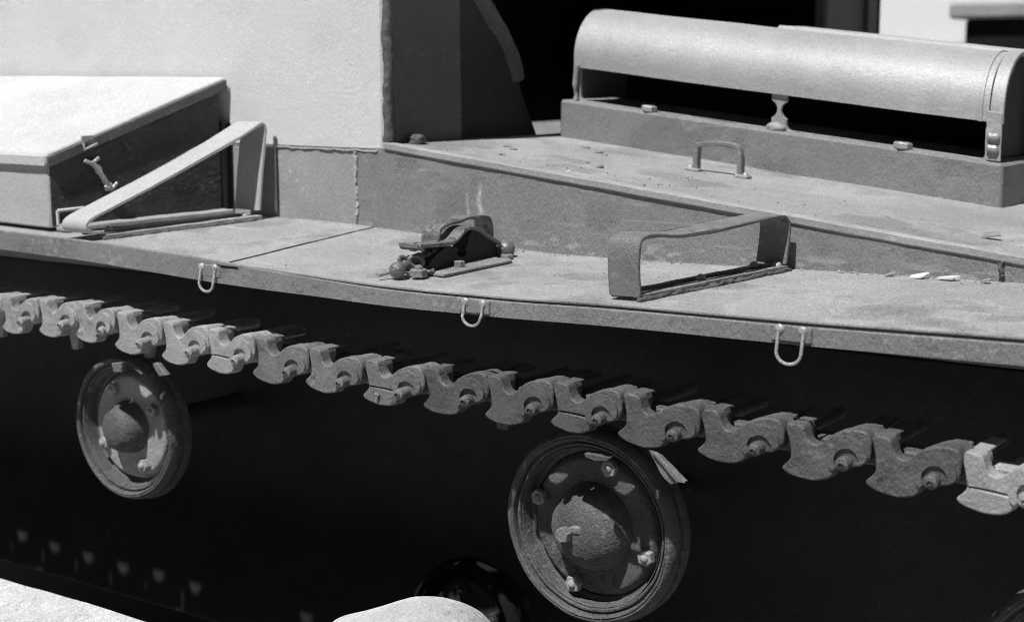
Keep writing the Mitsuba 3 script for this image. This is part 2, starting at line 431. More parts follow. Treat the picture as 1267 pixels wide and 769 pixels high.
# right-hand corner post with two pale lugs
obj(H + '__post', wobble(dk(cbox((0.283, 0.700, 0.0595), (0.3035, 0.7045, 0.125), 0.001)), 0.0008, 50, 3, 0.01), MID)
obj(H + '__lug', wobble(dk(cbox((0.285, 0.693, 0.071), (0.302, 0.701, 0.081), 0.003)), 0.001, 90, 4, 0.005), BARE, True)
obj(H + '__lug', wobble(dk(cbox((0.285, 0.693, 0.087), (0.302, 0.701, 0.097), 0.003)), 0.001, 90, 5, 0.005), BARE, True)
obj(H + '__post', wobble(dk(tube([(-0.371, 0.705, 0.06), (-0.372, 0.705, 0.085), (-0.369, 0.704, 0.115)], 0.0045)), 0.0012, 90, 4, 0.006), MID, True)
for x_, w_ in ((-0.236, 0.012), (0.168, 0.013)):
    obj(H + '__bolt_head', dk(hexnut((x_, 0.702, 0.0585), w_, 0.009, 'z')), BARE)
obj(H + '__weld_lump', dk(lump((-0.024, 0.702, 0.062), (0.016, 0.009, 0.008), 3)), MID, True)
# raised strip on top at the back
obj(H + '__top_strip', wobble(dk(cbox((-0.075, 0.80, 0.196), (0.284, 0.90, 0.206), 0.004)), 0.001, 9, 5, 0.03), HOOD, True, 'raised strip along the top of the cover')

# --- grab handle on the deck
G = f'{V}__deck_handle'
ph = [(0.0, 0, 0.0), (0.0, 0, 0.036), (0.006, 0, 0.041), (0.056, 0.012, 0.0445), (0.062, 0.013, 0.040), (0.062, 0.013, 0.0)]
hb = np.array(ph) + np.array([-0.0755, 0.553, 0])
pg = LineString([(q[0], q[1]) for q in smooth_line([(0, 0), (0, 0.030), (0.003, 0.0395), (0.052, 0.0435), (0.062, 0.037), (0.062, 0)])]).buffer(0.0034, cap_style=2, quad_segs=3)
hm = to_xz(prism(pg, 0.012, 0.001), 0)
hm.vertices[:, 1] += 0.2 * hm.vertices[:, 0]
hm.vertices += np.array([-0.0755, 0.552, 0.0])
obj(G + '__bar', wobble(dk(hm), 0.0006, 60, 2), STRAP)
for s_ in (0, 1):
    c = np.array([-0.0755 + 0.062 * s_, 0.558 + 0.012 * s_, 0.0])
    obj(G + '__foot', dk(cbox(c + (-0.016 + 0.010 * s_, -0.008, -0.001), c + (0.006 + 0.008 * s_, 0.008, 0.004), 0.0015)), MID)
    obj(G + '__rivet', dk(dome(c + np.array([-0.010 + 0.018 * s_, 0, 0.003]), 0.005, 0.005)), BARE, True)

# --- fender
fx = np.array([-2.2, -1.4, -0.8746, -0.6701, -0.4854, -0.3117, -0.1546, -0.0066, 0.1376, 0.354, 0.557, 1.3])
fz = np.array([0.136, 0.1255, 0.1163, 0.1127, 0.1064, 0.1005, 0.0967, 0.0985, 0.1030, 0.1064, 0.1114, 0.122])
fy = np.array([-0.006, -0.006, -0.006, -0.006, -0.007, -0.0084, -0.0098, -0.0112, -0.0128, -0.0154, -0.016, -0.017])
fx, fz, fy = fx - 0.007, fz - 0.002, fy + 0.010
bx_ = np.array([-2.2, -0.686, -0.481, -0.30, -0.125, 0.05, 0.212, 0.462, 1.3])
bz = np.array([0.15, 0.1245, 0.1225, 0.114, 0.1045, 0.1065, 0.1105, 0.1150, 0.126])
from scipy.interpolate import PchipInterpolator as PI_
zf, yfr, zb = PI_(fx, fz), PI_(fx, fy), PI_(bx_, bz)


def zfend(x, y):
    t = np.clip((y - yfr(x)) / (0.3 - yfr(x)), 0, 1)
    return zf(x) * (1 - t) + zb(x) * t


def fender_panel(x0, x1, seed, dz=0.0):
    m = grid_plate(x0, x1, 0, 1, lambda x, y: 0 * x, 0.0018, max(8, int((x1 - x0) / 0.025)), 16, 0.0006, seed)
    v = m.vertices.copy()
    x, t, dd = v[:, 0], v[:, 1], v[:, 2]
    y = yfr(x) * (1 - t) + 0.2995 * t
    xs = x - 0.012 * t * (np.exp(-((x - (-0.435)) / 0.05) ** 2))
    m.vertices = np.c_[xs, y, zfend(x, y) + dd + dz]
    return m


Fk = f'{V}__fender'
obj(Fk + '__top_sheet', fender_panel(-2.2, -0.4365, 3), DUSTY, 40, 'dusty fender sheet on the left of the seam')
obj(Fk + '__top_sheet', fender_panel(-0.4325, 1.3, 4, -0.0006), DUSTY, 40, 'dusty fender sheet on the right of the seam')
obj(Fk + '__seam_backing', cbox((-0.455, 0.0, 0.094), (-0.415, 0.298, 0.099), 0.001), BLACK)


def lip(x0, x1, gap, drop, yo):
    xs = np.linspace(x0, x1, max(10, int((x1 - x0) / 0.02)))
    w = 0.0009 * (meshkit.fbm(np.c_[xs * 14, xs * 0, xs * 0], 3, 7) - 0.5)
    prof = [(0.0, 0.0006), (-0.0012, -0.0008), (-0.0014, -0.5), (-0.0014, -1.0), (0.0025, -1.0), (0.0032, 0.0006)]
    k = len(prof)
    v, f = [], []
    for x, ww in zip(xs, w):
        y0, z1 = float(yfr(x)) + float(yo(x)), float(zf(x)) - float(gap(x))
        z0 = float(zf(x)) - drop(x)
        for a, c in prof:
            v.append((x, y0 + a + ww * (1.5 if c <= -0.5 else 0.5), z1 + (c if c > -0.2 else (z0 - z1) * -c)))
    for i in range(len(xs) - 1):
        for j in range(k):
            a, b_ = i * k + j, i * k + (j + 1) % k
            f += [[a, b_, b_ + k], [a, b_ + k, a + k]]
    f += [[0, j + 1, j] for j in range(1, k - 1)]
    o = (len(xs) - 1) * k
    f += [[o, o + j, o + j + 1] for j in range(1, k - 1)]
    return fix(M(v, f))


drop = PI_([-2.2, -0.872, -0.48, -0.24, -0.07, 0.147, 0.365, 0.565, 1.3], [0.027, 0.0264, 0.0280, 0.0245, 0.0235, 0.0240, 0.0243, 0.0257, 0.026])
gap = PI_([-2.2, -0.50, -0.30, -0.05, 0.2, 1.3], [-0.0002, -0.0002, 0.0040, 0.0058, 0.0064, 0.0066])
obj(Fk + '__lip', lip(-2.2, 1.3, gap, drop, PI_([-2.2, -0.5, -0.2, 1.3], [-0.0012, -0.0012, 0.0006, 0.0006])), LIP, 30, 'front lip of the fender, a dark gap above its right half')

# hanging rings on the lip
for i, (xc, w_, hang, seed) in enumerate(((-0.4676, 0.0125, 0.0635, 1), (-0.0490, 0.0125, 0.0610, 2), (0.3335, 0.0130, 0.0615, 3))):
    y0 = float(yfr(xc)) - 0.004
    zt = float(zf(xc))
    R_ = f'{Fk}__lip_ring'
    k0, n_ = R_, 0
    while k0 in labels:
        n_ += 1
        k0 = f'{R_}_{n_:03d}'
    q = [(xc - w_, y0, zt - 0.012), (xc - w_, y0 - 0.003, zt - 0.026), (xc - w_, y0 - 0.004, hang + w_ * 0.9)]
    q += [(xc - w_ * math.cos(t), y0 - 0.004, hang + w_ * 0.9 * (1 - math.sin(t))) for t in np.linspace(0.3, math.pi - 0.3, 9)]
    q += [(xc + w_, y0 - 0.004, hang + w_ * 0.9), (xc + w_, y0 - 0.003, zt - 0.026), (xc + w_, y0, zt - 0.012)]
    pl = wobble(cbox((xc - 0.021, y0 + 0.0005, zt - 0.0215), (xc + 0.021, y0 + 0.003, zt - 0.006), 0.001), 0.0007, 120, seed, 0.006)
    scene[k0] = mikit.ply(tube(q, 0.0017, 8, True), BARE, smooth=30)
    obj(Fk + '__ring_plate', pl, LIP)
    labels[k0] = {'label': ['wire ring hanging from the fender lip beside the seam', 'wire ring hanging from the lip below the clamp', 'wire ring hanging from the lip near the right bracket'][i]}
    for s_ in (-1, 1):
        P('lip_rivet', wobble(dome((xc + s_ * 0.012, y0 + 0.001, zt - 0.0095), 0.0050, 0.0030, 'y'), 0.0008, 150, seed + s_), BARE, True)

# --- step brackets of bent flat bar, standing across the fender
def bracket(name, line, xf, slope, width, label, flange, bolts):
    K = f'{V}__{name}'
    i = 0
    while K in labels:
        i += 1
        K = f'{V}__{name}_{i:03d}'
    y0 = line[0][0]
    m = band(line, 0.0042, xf - width, width, b=0.0009)
    labels[K] = {'label': label}
    obj(K + '__strap', wobble(shear_xy(m, slope, y0), 0.0012, 18, 3), flange[2], 30)
    ys = np.linspace(line[0][0] + 0.001, line[-1][0] + 0.004, 12)
    for (w0, w1, mat) in ((0.0, 0.011, flange[3]), (width - 0.009, width, flange[3])):
        v = []
        mm = cbox((xf - w1, ys[0], 0.0), (xf - w0, ys[-1], 0.0045), 0.001)
        mm = wobble(mm, 0.0009, 40, 9, 0.02)
        shear_xy(mm, slope, y0)
        mm.vertices[:, 2] += zfend(mm.vertices[:, 0], mm.vertices[:, 1]) + 0.0022
        obj(K + '__foot_bar', mm, mat, True)
    yw = np.linspace(line[0][0] - 0.004, line[-1][0] + 0.004, 40)
    xw = xf + 0.001 + slope * (yw - y0)
    obj(K + '__weld', wobble(tube(np.c_[xw, yw, zfend(xw, yw) + 0.0005], 0.0030, 8), 0.0030, 120, 8, 0.006), DARK, True)
    for (bx, by) in bolts:
        x = xf - bx + slope * (by - y0)
        obj(K + '__bolt', dome((x, by, float(zfend(x, by)) + 0.006), 0.006, 0.006), BARE, True)
    return K


Rl = smooth_line([(0.025, 0.106), (0.0215, 0.140), (0.0225, 0.1640), (0.034, 0.1700), (0.060, 0.1685), (0.090, 0.1645), (0.135, 0.1650), (0.195, 0.1700), (0.258, 0.1735), (0.279, 0.1725), (0.286, 0.158), (0.2795, 0.117)])
bracket('step_bracket', Rl, 0.147, 0.184, 0.038, 'dark bent step bracket standing on the right half of the fender', (0, 0, STRAP, WALL), ((0.019, 0.15), (0.006, 0.27), (0.030, 0.262)))
Ll = smooth_line([(0.026, 0.1225), (0.008, 0.1222), (0.0005, 0.1275), (0.0015, 0.1365), (0.014, 0.1440), (0.032, 0.1510), (0.145, 0.1985), (0.235, 0.2415), (0.262, 0.2560), (0.275, 0.2640), (0.2805, 0.2560), (0.277, 0.235), (0.2665, 0.136)])
bracket('step_bracket', Ll, -0.692, 0.235, 0.050, 'pale bent step bracket leaning up to the hull beside the tool box', (0, 0, LIGHT, MID), ((0.012, 0.25), (0.03, 0.10), (0.04, 0.06)))
# back upright flange of the left bracket against the hull
P('bracket_backing', wobble(cbox((-0.634, 0.2945, 0.131), (-0.629, 0.2985, 0.243), 0.001), 0.0008, 40, 3), DARK)

# --- clamp for a tool, bolted to the fender
C_ = f'{V}__tool_clamp'
labels[C_] = {'label': 'heavy hinged tool clamp bolted to the middle of the fender'}


def torus(c, r1, r2, ax, ay):
    m = trimesh.creation.torus(r1, r2, 20, 9)
    m.vertices[:, 0] *= 1.35
    m.apply_transform(trimesh.transformations.rotation_matrix(ax, [1, 0, 0]) @ trimesh.transformations.rotation_matrix(ay, [0, 1, 0]))
    m.apply_translation(c)
    return m


def rod(a, c, r, n=14):
    a, c = np.array(a, float), np.array(c, float)
    return trimesh.creation.cylinder(radius=r, segment=[a, c], sections=n)


sad = smooth_line([(0.056, 0.1345), (0.096, 0.1322), (0.128, 0.1310), (0.141, 0.1385), (0.152, 0.1455), (0.168, 0.1478), (0.184, 0.1425), (0.199, 0.1340), (0.214, 0.1275), (0.226, 0.1215)])
obj(C_ + '__saddle_strap', wobble(band(sad, 0.0045, -0.204, 0.029, b=0.001), 0.0008, 50, 2), OILY, 30)
obj(C_ + '__knuckle', wobble(cat(rod((-0.204, 0.062, 0.133), (-0.173, 0.062, 0.133), 0.0042), rod((-0.190, 0.062, 0.133), (-0.183, 0.062, 0.133), 0.0056)), 0.0004, 90, 3), OILY)
rear = smooth_line([(0.080, 0.112), (0.0805, 0.143), (0.088, 0.1535), (0.13, 0.1555), (0.140, 0.1585), (0.182, 0.1570), (0.1915, 0.1500), (0.1925, 0.112)])
rs = band(rear, 0.0040, -0.240, 0.028, b=0.001)
rs.vertices += np.array([0.020, 0.040, -0.001])
obj(C_ + '__rear_strap', wobble(rs, 0.0008, 50, 3), OILY, 30)
body = Polygon(smooth_line([(0.078, 0.0985), (0.105, 0.0995), (0.13, 0.1005), (0.209, 0.1035), (0.232, 0.108), (0.228, 0.118), (0.205, 0.1300), (0.190, 0.139), (0.176, 0.1445), (0.166, 0.1400), (0.163, 0.126), (0.158, 0.1205), (0.146, 0.1215), (0.134, 0.1275), (0.120, 0.1285), (0.108, 0.1235), (0.096, 0.1185), (0.086, 0.1120), (0.078, 0.0985)])[:-1]).buffer(0)
body = body.difference(affinity.scale(Point(0.151, 0.1175).buffer(0.010), 1.0, 0.55))
obj(C_ + '__clamp_body', wobble(to_yz(prism(body, 0.022, 0), -0.203), 0.0006, 60, 5), DIM, 30, 'black cast body of the clamp')
bp_ = Polygon([(-0.1865, 0.078), (-0.150, 0.074), (-0.1435, 0.205), (-0.150, 0.212), (-0.186, 0.209)])
bm = to_xy(prism(bp_, 0.0035, 0.0008), 0)
bm = wobble(bm, 0.0006, 40, 2, 0.02)
bm.vertices[:, 2] += zfend(bm.vertices[:, 0], bm.vertices[:, 1]) + 0.0004
obj(C_ + '__base_plate', bm, WALL, 30)
bn = trimesh.creation.icosphere(3, 0.0118)
bn.apply_translation([-0.178, 0.2400, 0.1135])
obj(C_ + '__ball_nut', cat(bn, rod((-0.178, 0.226, 0.110), (-0.178, 0.234, 0.1125), 0.008)), OILY, 40, 'round nut at the back end of the clamp')
obj(C_ + '__bolt', hexnut((-0.168, 0.228, 0.1035), 0.0085, 0.005, 'z'), WALL)
obj(C_ + '__bolt', hexnut((-0.168, 0.128, 0.1025), 0.0070, 0.008, 'z'), WALL)
tg = cat(rod((-0.196, 0.066, 0.1135), (-0.193, 0.112, 0.122), 0.0042), rod((-0.196, 0.078, 0.1155), (-0.195, 0.086, 0.117), 0.0068), rod((-0.194, 0.093, 0.1185), (-0.1935, 0.099, 0.1195), 0.0064), cbox((-0.203, 0.100, 0.1135), (-0.186, 0.116, 0.127), 0.002))
obj(C_ + '__tongue', wobble(tg, 0.0006, 80, 3), OILY, 30)

# --- end of a short chain with its ball and nut, lying on the fender by the clamp
ch = thing('loose_chain', 'short dark chain end with a ball, lying at the front of the clamp', 'chain')
bl = trimesh.creation.icosphere(3, 0.0100)
bl.apply_translation([-0.192, 0.0385, 0.1072])
obj(ch + '__ball', bl, OILY, True)
obj(ch + '__ball_neck', rod((-0.192, 0.046, 0.109), (-0.193, 0.058, 0.112), 0.0048), OILY)
for i, (c, ax, ay) in enumerate((((-0.199, 0.060, 0.1125), 0.5, 1.2), ((-0.204, 0.0725, 0.1125), 1.2, 0.5), ((-0.197, 0.082, 0.1105), 0.4, 0.3), ((-0.178, 0.076, 0.1050), 0.1, 0.2), ((-0.186, 0.066, 0.1150), 1.3, 0.9))):
    obj(ch + '__link', torus(c, 0.0062, 0.0023, ax, ay), OILY, True)
obj(ch + '__nut', cat(hexnut((-0.174, 0.056, 0.0985), 0.0105, 0.0095, 'z', rot=0.5), rod((-0.174, 0.056, 0.107), (-0.174, 0.056, 0.111), 0.005)), WALL)
obj(ch + '__pin', rod((-0.207, 0.020, 0.1020), (-0.197, 0.056, 0.1065), 0.0024, 10), DUSTY)

# ------------------------------------------------------------------ tool box on the fender at the left
B = thing('tool_box', 'steel tool box with a bright sloping lid standing on the fender by the hull', 'tool box')
ks = 0.295
def bshear(m):
    return shear_xy(m, ks, 0.03)
side = Polygon([(0.030, 0.1175), (0.286, 0.1265), (0.286, 0.307), (0.030, 0.2085)])
m = to_yz(prism(side, 0.54, 0.0025), -1.35)
m.vertices[:, 2] += np.where(m.vertices[:, 2] < 0.15, zf(m.vertices[:, 0]) - zf(-0.81) + 0.002, 0)
obj(B + '__body', wobble(bshear(m), 0.0012, 9, 2, 0.03), LIGHT, True)
lidp = Polygon([(0.0225, 0.2075), (0.0225, 0.2205), (0.0265, 0.2245), (0.292, 0.3275), (0.294, 0.316), (0.034, 0.2135), (0.034, 0.2075)])
obj(B + '__lid', wobble(bshear(to_yz(prism(lidp, 0.557, 0.002), -1.36)), 0.001, 8, 3, 0.03), LID, True, 'bright sloping lid')
# the side facing the bracket has its shade put into a dark colour
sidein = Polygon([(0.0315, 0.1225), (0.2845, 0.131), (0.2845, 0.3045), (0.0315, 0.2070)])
obj(B + '__side_panel', wobble(bshear(to_yz(prism(sidein, 0.003, 0.0008), -0.8095)), 0.0016, 26, 4, 0.012), SIDE_SHADE, True, 'blistered side panel darkened for its shade')
lipd = Polygon([(0.0235, 0.205), (0.0235, 0.2195), (0.2925, 0.3240), (0.2925, 0.309)])
obj(B + '__lid_rim', wobble(bshear(to_yz(prism(lipd, 0.003, 0.0008), -0.8025)), 0.0006, 20, 4, 0.02), DARK, True)
# base angle with the small front frame
for (y0, y1, z0, dz0, x0, w_) in ((0.034, 0.287, 0.0, 0.007, -0.806, 0.022),):
    m = cbox((x0, y0, 0.0), (x0 + w_, y1, dz0), 0.0015)
    m = wobble(bshear(m), 0.0012, 50, 6, 0.015)
    m.vertices[:, 2] += zfend(m.vertices[:, 0], m.vertices[:, 1]) + 0.0015
    obj(B + '__base_angle', m, MID, True, 'pale angle iron along the foot of the box')
fr = []
for (a, c) in (((0.036, 0.124), (0.036, 0.1445)), ((0.036, 0.1445), (0.073, 0.1465)), ((0.036, 0.124), (0.073, 0.126))):
    fr.append(tube([(-0.803 + ks * (a[0] - 0.03), a[0], a[1]), (-0.803 + ks * (c[0] - 0.03), c[0], c[1])], 0.0022, 8))
obj(B + '__foot_frame', cat(*fr), PALE, True, 'small bright wire frame at the front foot')
# clasp: loop on the lid edge and the dangling hook
sx = lambda y, o=0.004: -0.8065 + o + ks * (y - 0.03)
hk = [(y, z) for y, z in ((0.083, 0.2105), (0.092, 0.2015), (0.099, 0.188), (0.108, 0.175))]
lp = tube([(sx(0.072, 0.009), 0.072, 0.240), (sx(0.0735, 0.010), 0.0735, 0.2285), (sx(0.092, 0.010), 0.092, 0.236)], 0.0022, 8)
obj(B + '__hasp', cat(lp, cbox((sx(0.076) - 0.001, 0.072, 0.238), (sx(0.076) + 0.004, 0.094, 0.248), 0.001)), BARE, True, 'bright hasp loop on the lid')
hkm = [tube([(sx(y, 0.008), y, z) for y, z in hk], 0.0042, 8, True),
       tube([(sx(0.074, 0.009), 0.074, 0.2135), (sx(0.083, 0.009), 0.083, 0.208), (sx(0.094, 0.009), 0.094, 0.2165)], 0.0028, 8, True),
       tube([(sx(0.102, 0.009), 0.102, 0.172), (sx(0.110, 0.009), 0.110, 0.170), (sx(0.119, 0.009), 0.119, 0.180)], 0.0028, 8, True),
       lump((sx(0.108, 0.008), 0.108, 0.174), (0.004, 0.008, 0.006), 5), lump((sx(0.094, 0.007), 0.094, 0.199), (0.004, 0.006, 0.008), 6)]
obj(B + '__clasp_hook', wobble(cat(*hkm), 0.0008, 90, 2), BARE, True, 'bright dangling clasp hook')
P('box_strap', cbox((-0.752, 0.286, 0.128), (-0.722, 0.2985, 0.262), 0.002), BLACK, 28, 'dark upright strap behind the tool box')

# ------------------------------------------------------------------ lower hull and the space under the fender
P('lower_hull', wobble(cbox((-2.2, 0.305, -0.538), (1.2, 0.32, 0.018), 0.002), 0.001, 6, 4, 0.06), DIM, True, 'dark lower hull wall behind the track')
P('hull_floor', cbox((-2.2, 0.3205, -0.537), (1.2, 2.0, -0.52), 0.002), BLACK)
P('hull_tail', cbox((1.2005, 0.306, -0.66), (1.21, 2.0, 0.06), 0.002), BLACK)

# ------------------------------------------------------------------ track
Tk = f'{V}__track'
labels[Tk] = {'label': 'upper run of the cast steel track under the fender'}
J = [(-0.8908, 0.0188), (-0.8101, 0.0212), (-0.7277, 0.0235), (-0.6508, 0.0188), (-0.5618, 0.0138), (-0.4752, 0.0132), (-0.3928, 0.0112), (-0.3025, 0.0076), (-0.2168, 0.0012),
     (-0.1271, 0.0017), (-0.0367, 0.0038), (0.0527, 0.0072), (0.1389, 0.0063), (0.2314, 0.0005), (0.3233, -0.0016), (0.4124, -0.0012), (0.5003, -0.004), (0.5885, -0.008), (0.677, -0.013)]
x, z = J[0]
pre = []
for k in range(9):
    x, z = x - 0.088, z + 0.001
    pre.append((x, z))
J = pre[::-1] + J

OUT = [(0.0034, -0.0030), (0.0036, 0.0004), (0.0062, 0.0022), (0.0192, 0.0022), (0.0222, -0.0004), (0.0240, -0.0068), (0.0268, -0.0128), (0.0325, -0.0162), (0.0390, -0.0158), (0.0455, -0.0100),
       (0.053, -0.0035), (0.061, -0.0002), (0.070, 0.0026), (0.0795, 0.0034), (0.0858, 0.0022), (0.0896, -0.0045), (0.0908, -0.0115), (0.0902, -0.0200), (0.0868, -0.0268), (0.0800, -0.0312),
       (0.0715, -0.0328), (0.0640, -0.0325), (0.0580, -0.0345), (0.0540, -0.0390), (0.0500, -0.0462), (0.0410, -0.0500), (0.0270, -0.0514), (0.0130, -0.0498), (0.0030, -0.0465), (-0.0010, -0.0425),
       (0.0045, -0.0372), (0.0090, -0.0310), (0.0082, -0.0220), (0.0052, -0.0120)]
base_poly = Polygon(smooth_line(OUT + OUT[:1])[:-1]).buffer(0)


def barrel(cx_, cz_, r, y0, y1, n=20):
    t = np.linspace(0, 2 * math.pi, n, endpoint=False)
    return to_xz(prism(Polygon(np.c_[cx_ + r * np.cos(t), cz_ + r * np.sin(t)]), y1 - y0, 0.001), y0)


def make_link(kind):
    pg = base_poly
    if kind == 1:                       # a groove that parts the foot from the body
        pg = pg.difference(LineString([(-0.01, -0.0285), (0.03, -0.0300), (0.055, -0.0315)]).buffer(0.0008))
    if kind == 9:
        pg = pg.union(Polygon([(0.050, -0.0465), (0.030, -0.0502), (0.052, -0.0535), (0.061, -0.0515)]))
    parts = [to_xz(prism(pg, 0.017, 0.0014), 0.0)]
    if kind == 1:
        parts.append(cbox((0.010, 0.004, -0.036), (0.050, 0.015, -0.022), 0.001))
    # lug and hump run on across the track; the window between them is open
    lugp = Polygon([(0.0065, 0.0016), (0.0190, 0.0016), (0.0220, -0.006), (0.020, -0.018), (0.0090, -0.020), (0.0075, -0.010)])
    hump = Polygon([(0.052, -0.0055), (0.062, -0.0006), (0.071, 0.0022), (0.080, 0.0030), (0.0900, -0.0020), (0.0930, -0.010), (0.0925, -0.022), (0.082, -0.0255), (0.066, -0.026), (0.054, -0.020)])
    parts.append(to_xz(prism(lugp, 0.016, 0.001), 0.015))
    parts.append(to_xz(prism(hump, 0.026, 0.001), 0.015))
    parts.append(cbox((0.0035, 0.030, -0.0020), (0.0185, 0.078, 0.0014), 0.001))
    parts.append(cbox((0.0690, 0.038, -0.0015), (0.0870, 0.088, 0.0022), 0.001))
    parts.append(cbox((0.060, 0.035, -0.026), (0.080, 0.048, -0.004), 0.001))
    parts.append(cbox((0.003, 0.036, -0.038), (0.0905, 0.066, -0.0165), 0.002))
    parts.append(cbox((0.026, 0.050, -0.044), (0.050, 0.19, -0.036), 0.003))
    parts.append(barrel(0.0672, -0.030, 0.0070, 0.05, 0.200))
    hz = -0.086 if kind == 2 else -0.050
    for yy in (0.092,):           # guide horns
        h = trimesh.convex.convex_hull([(0.024, yy, -0.022), (0.062, yy, -0.022), (0.024, yy + 0.016, -0.022), (0.062, yy + 0.016, -0.022), (0.036, yy + 0.003, hz), (0.050, yy + 0.003, hz), (0.036, yy + 0.011, hz), (0.050, yy + 0.011, hz)])
        parts.append(h)
    # raised boss round the pin
    t = np.linspace(0, 2 * math.pi, 24, endpoint=False)
    ring = Polygon(np.c_[0.0672 + 0.0205 * np.cos(t), -0.0235 + 0.0205 * np.sin(t)]).difference(Polygon(np.c_[0.0672 + 0.0125 * np.cos(t), -0.0270 + 0.0125 * np.sin(t)]))
    ring = ring.intersection(base_poly.buffer(-0.0015))
    parts.append(to_xz(prism(ring, 0.008, 0), -0.0032 if kind != 2 else -0.0045))
    m = cat(*parts)
    v, f = trimesh.remesh.subdivide_to_size(m.vertices, m.faces, 0.011, max_iter=10)
    m = M(v, f)
    m.merge_vertices()
    return wobble(m, 0.0011, 65, 40 + kind)


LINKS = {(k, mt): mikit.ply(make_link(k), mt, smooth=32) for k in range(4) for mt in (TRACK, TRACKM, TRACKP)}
pinm = cat(lathe([(0, -0.0125), (0.0046, -0.0125), (0.0064, -0.0112), (0.0068, -0.006), (0.0068, 0.0), (0.0068, 0.060), (0, 0.060)], (0.0, 0.0), 20), lathe([(0.0025, -0.0145), (0.0035, -0.0122), (0.0, -0.0122)], (0, 0), 12))
pinm = wobble(pinm, 0.0006, 90, 4)
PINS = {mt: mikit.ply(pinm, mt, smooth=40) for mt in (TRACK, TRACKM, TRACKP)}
for i, ((xa, za), (xb, zb_)) in enumerate(zip(J[:-1], J[1:])):
    pitch = math.hypot(xb - xa, zb_ - za)
    ang = -math.degrees(math.atan2(zb_ - za, xb - xa))
    if xa < -0.64:
        kind, extra = (i % 2) * 2, 0.0
    else:
        kind, extra = [0, 1, 2, 1, 0, 1, 0, 1, 2, 1, 0, 3, 1, 0, 2, 0, 0][(i * 5 + 3) % 17], 0.0
    mt = TRACKP if xa < -0.40 or xa > 0.47 else (TRACKM if xa < -0.13 else TRACK)  # sunlit ends pale, shaded run darker: light put into the link colours
    base = T().translate([xa, rng.uniform(-0.0025, 0.0025), za]).rotate([0, 1, 0], ang + rng.uniform(-1.2, 1.2)).scale([pitch / 0.0885, 1, 1 + rng.uniform(-0.05, 0.05)])
    sfx = '' if i == 0 else f'_{i:03d}'
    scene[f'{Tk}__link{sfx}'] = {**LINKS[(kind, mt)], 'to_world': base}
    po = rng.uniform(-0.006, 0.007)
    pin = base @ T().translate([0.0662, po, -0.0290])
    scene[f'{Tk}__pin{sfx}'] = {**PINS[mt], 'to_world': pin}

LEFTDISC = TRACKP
# guide teeth that stick out below the links
tooth = [to_xz(prism(Polygon([(0.1715, -0.048), (0.1815, -0.050), (0.2165, -0.0765), (0.2080, -0.0790), (0.1985, -0.0825), (0.1860, -0.0715)]), 0.006, 0.001), 0.001),
         to_xz(prism(Polygon([(0.178, -0.049), (0.186, -0.051), (0.2175, -0.0770), (0.2090, -0.0775)]), 0.004, 0.0008), -0.004)]
obj(Tk + '__guide_tooth', wobble(cat(*tooth), 0.0008, 80, 4, 0.008), TRACKM, 30, 'bent guide tooth hanging beside the right roller')
for pts_, y0, mt in (([(0.0915, -0.0655), (0.124, -0.0655), (0.120, -0.0705), (0.104, -0.0722), (0.0925, -0.070)], 0.004, TRACK),
                     ([(-0.662, -0.0515), (-0.640, -0.0475), (-0.6425, -0.0615), (-0.6585, -0.0630)], 0.002, TRACKM), ([(-0.5825, -0.042), (-0.571, -0.0415), (-0.5545, -0.0550), (-0.5685, -0.0590)], 0.002, TRACKM)):
    obj(Tk + '__guide_tooth', wobble(to_xz(prism(Polygon(pts_), 0.008, 0.001), y0), 0.0006, 80, 5), mt, 30)

dg = meshkit.text_mesh('7', 0.0085, 0.0016, bold=True)
dv = dg.vertices
dg.vertices = np.c_[dv[:, 0], -dv[:, 2], dv[:, 1]]
dg.apply_translation([-0.2168 + 0.019, 0.0006, 0.0012 - 0.0445])
obj(Tk + '__cast_number', fix(dg), TRACKP, False, 'small raised number 7 on one link')

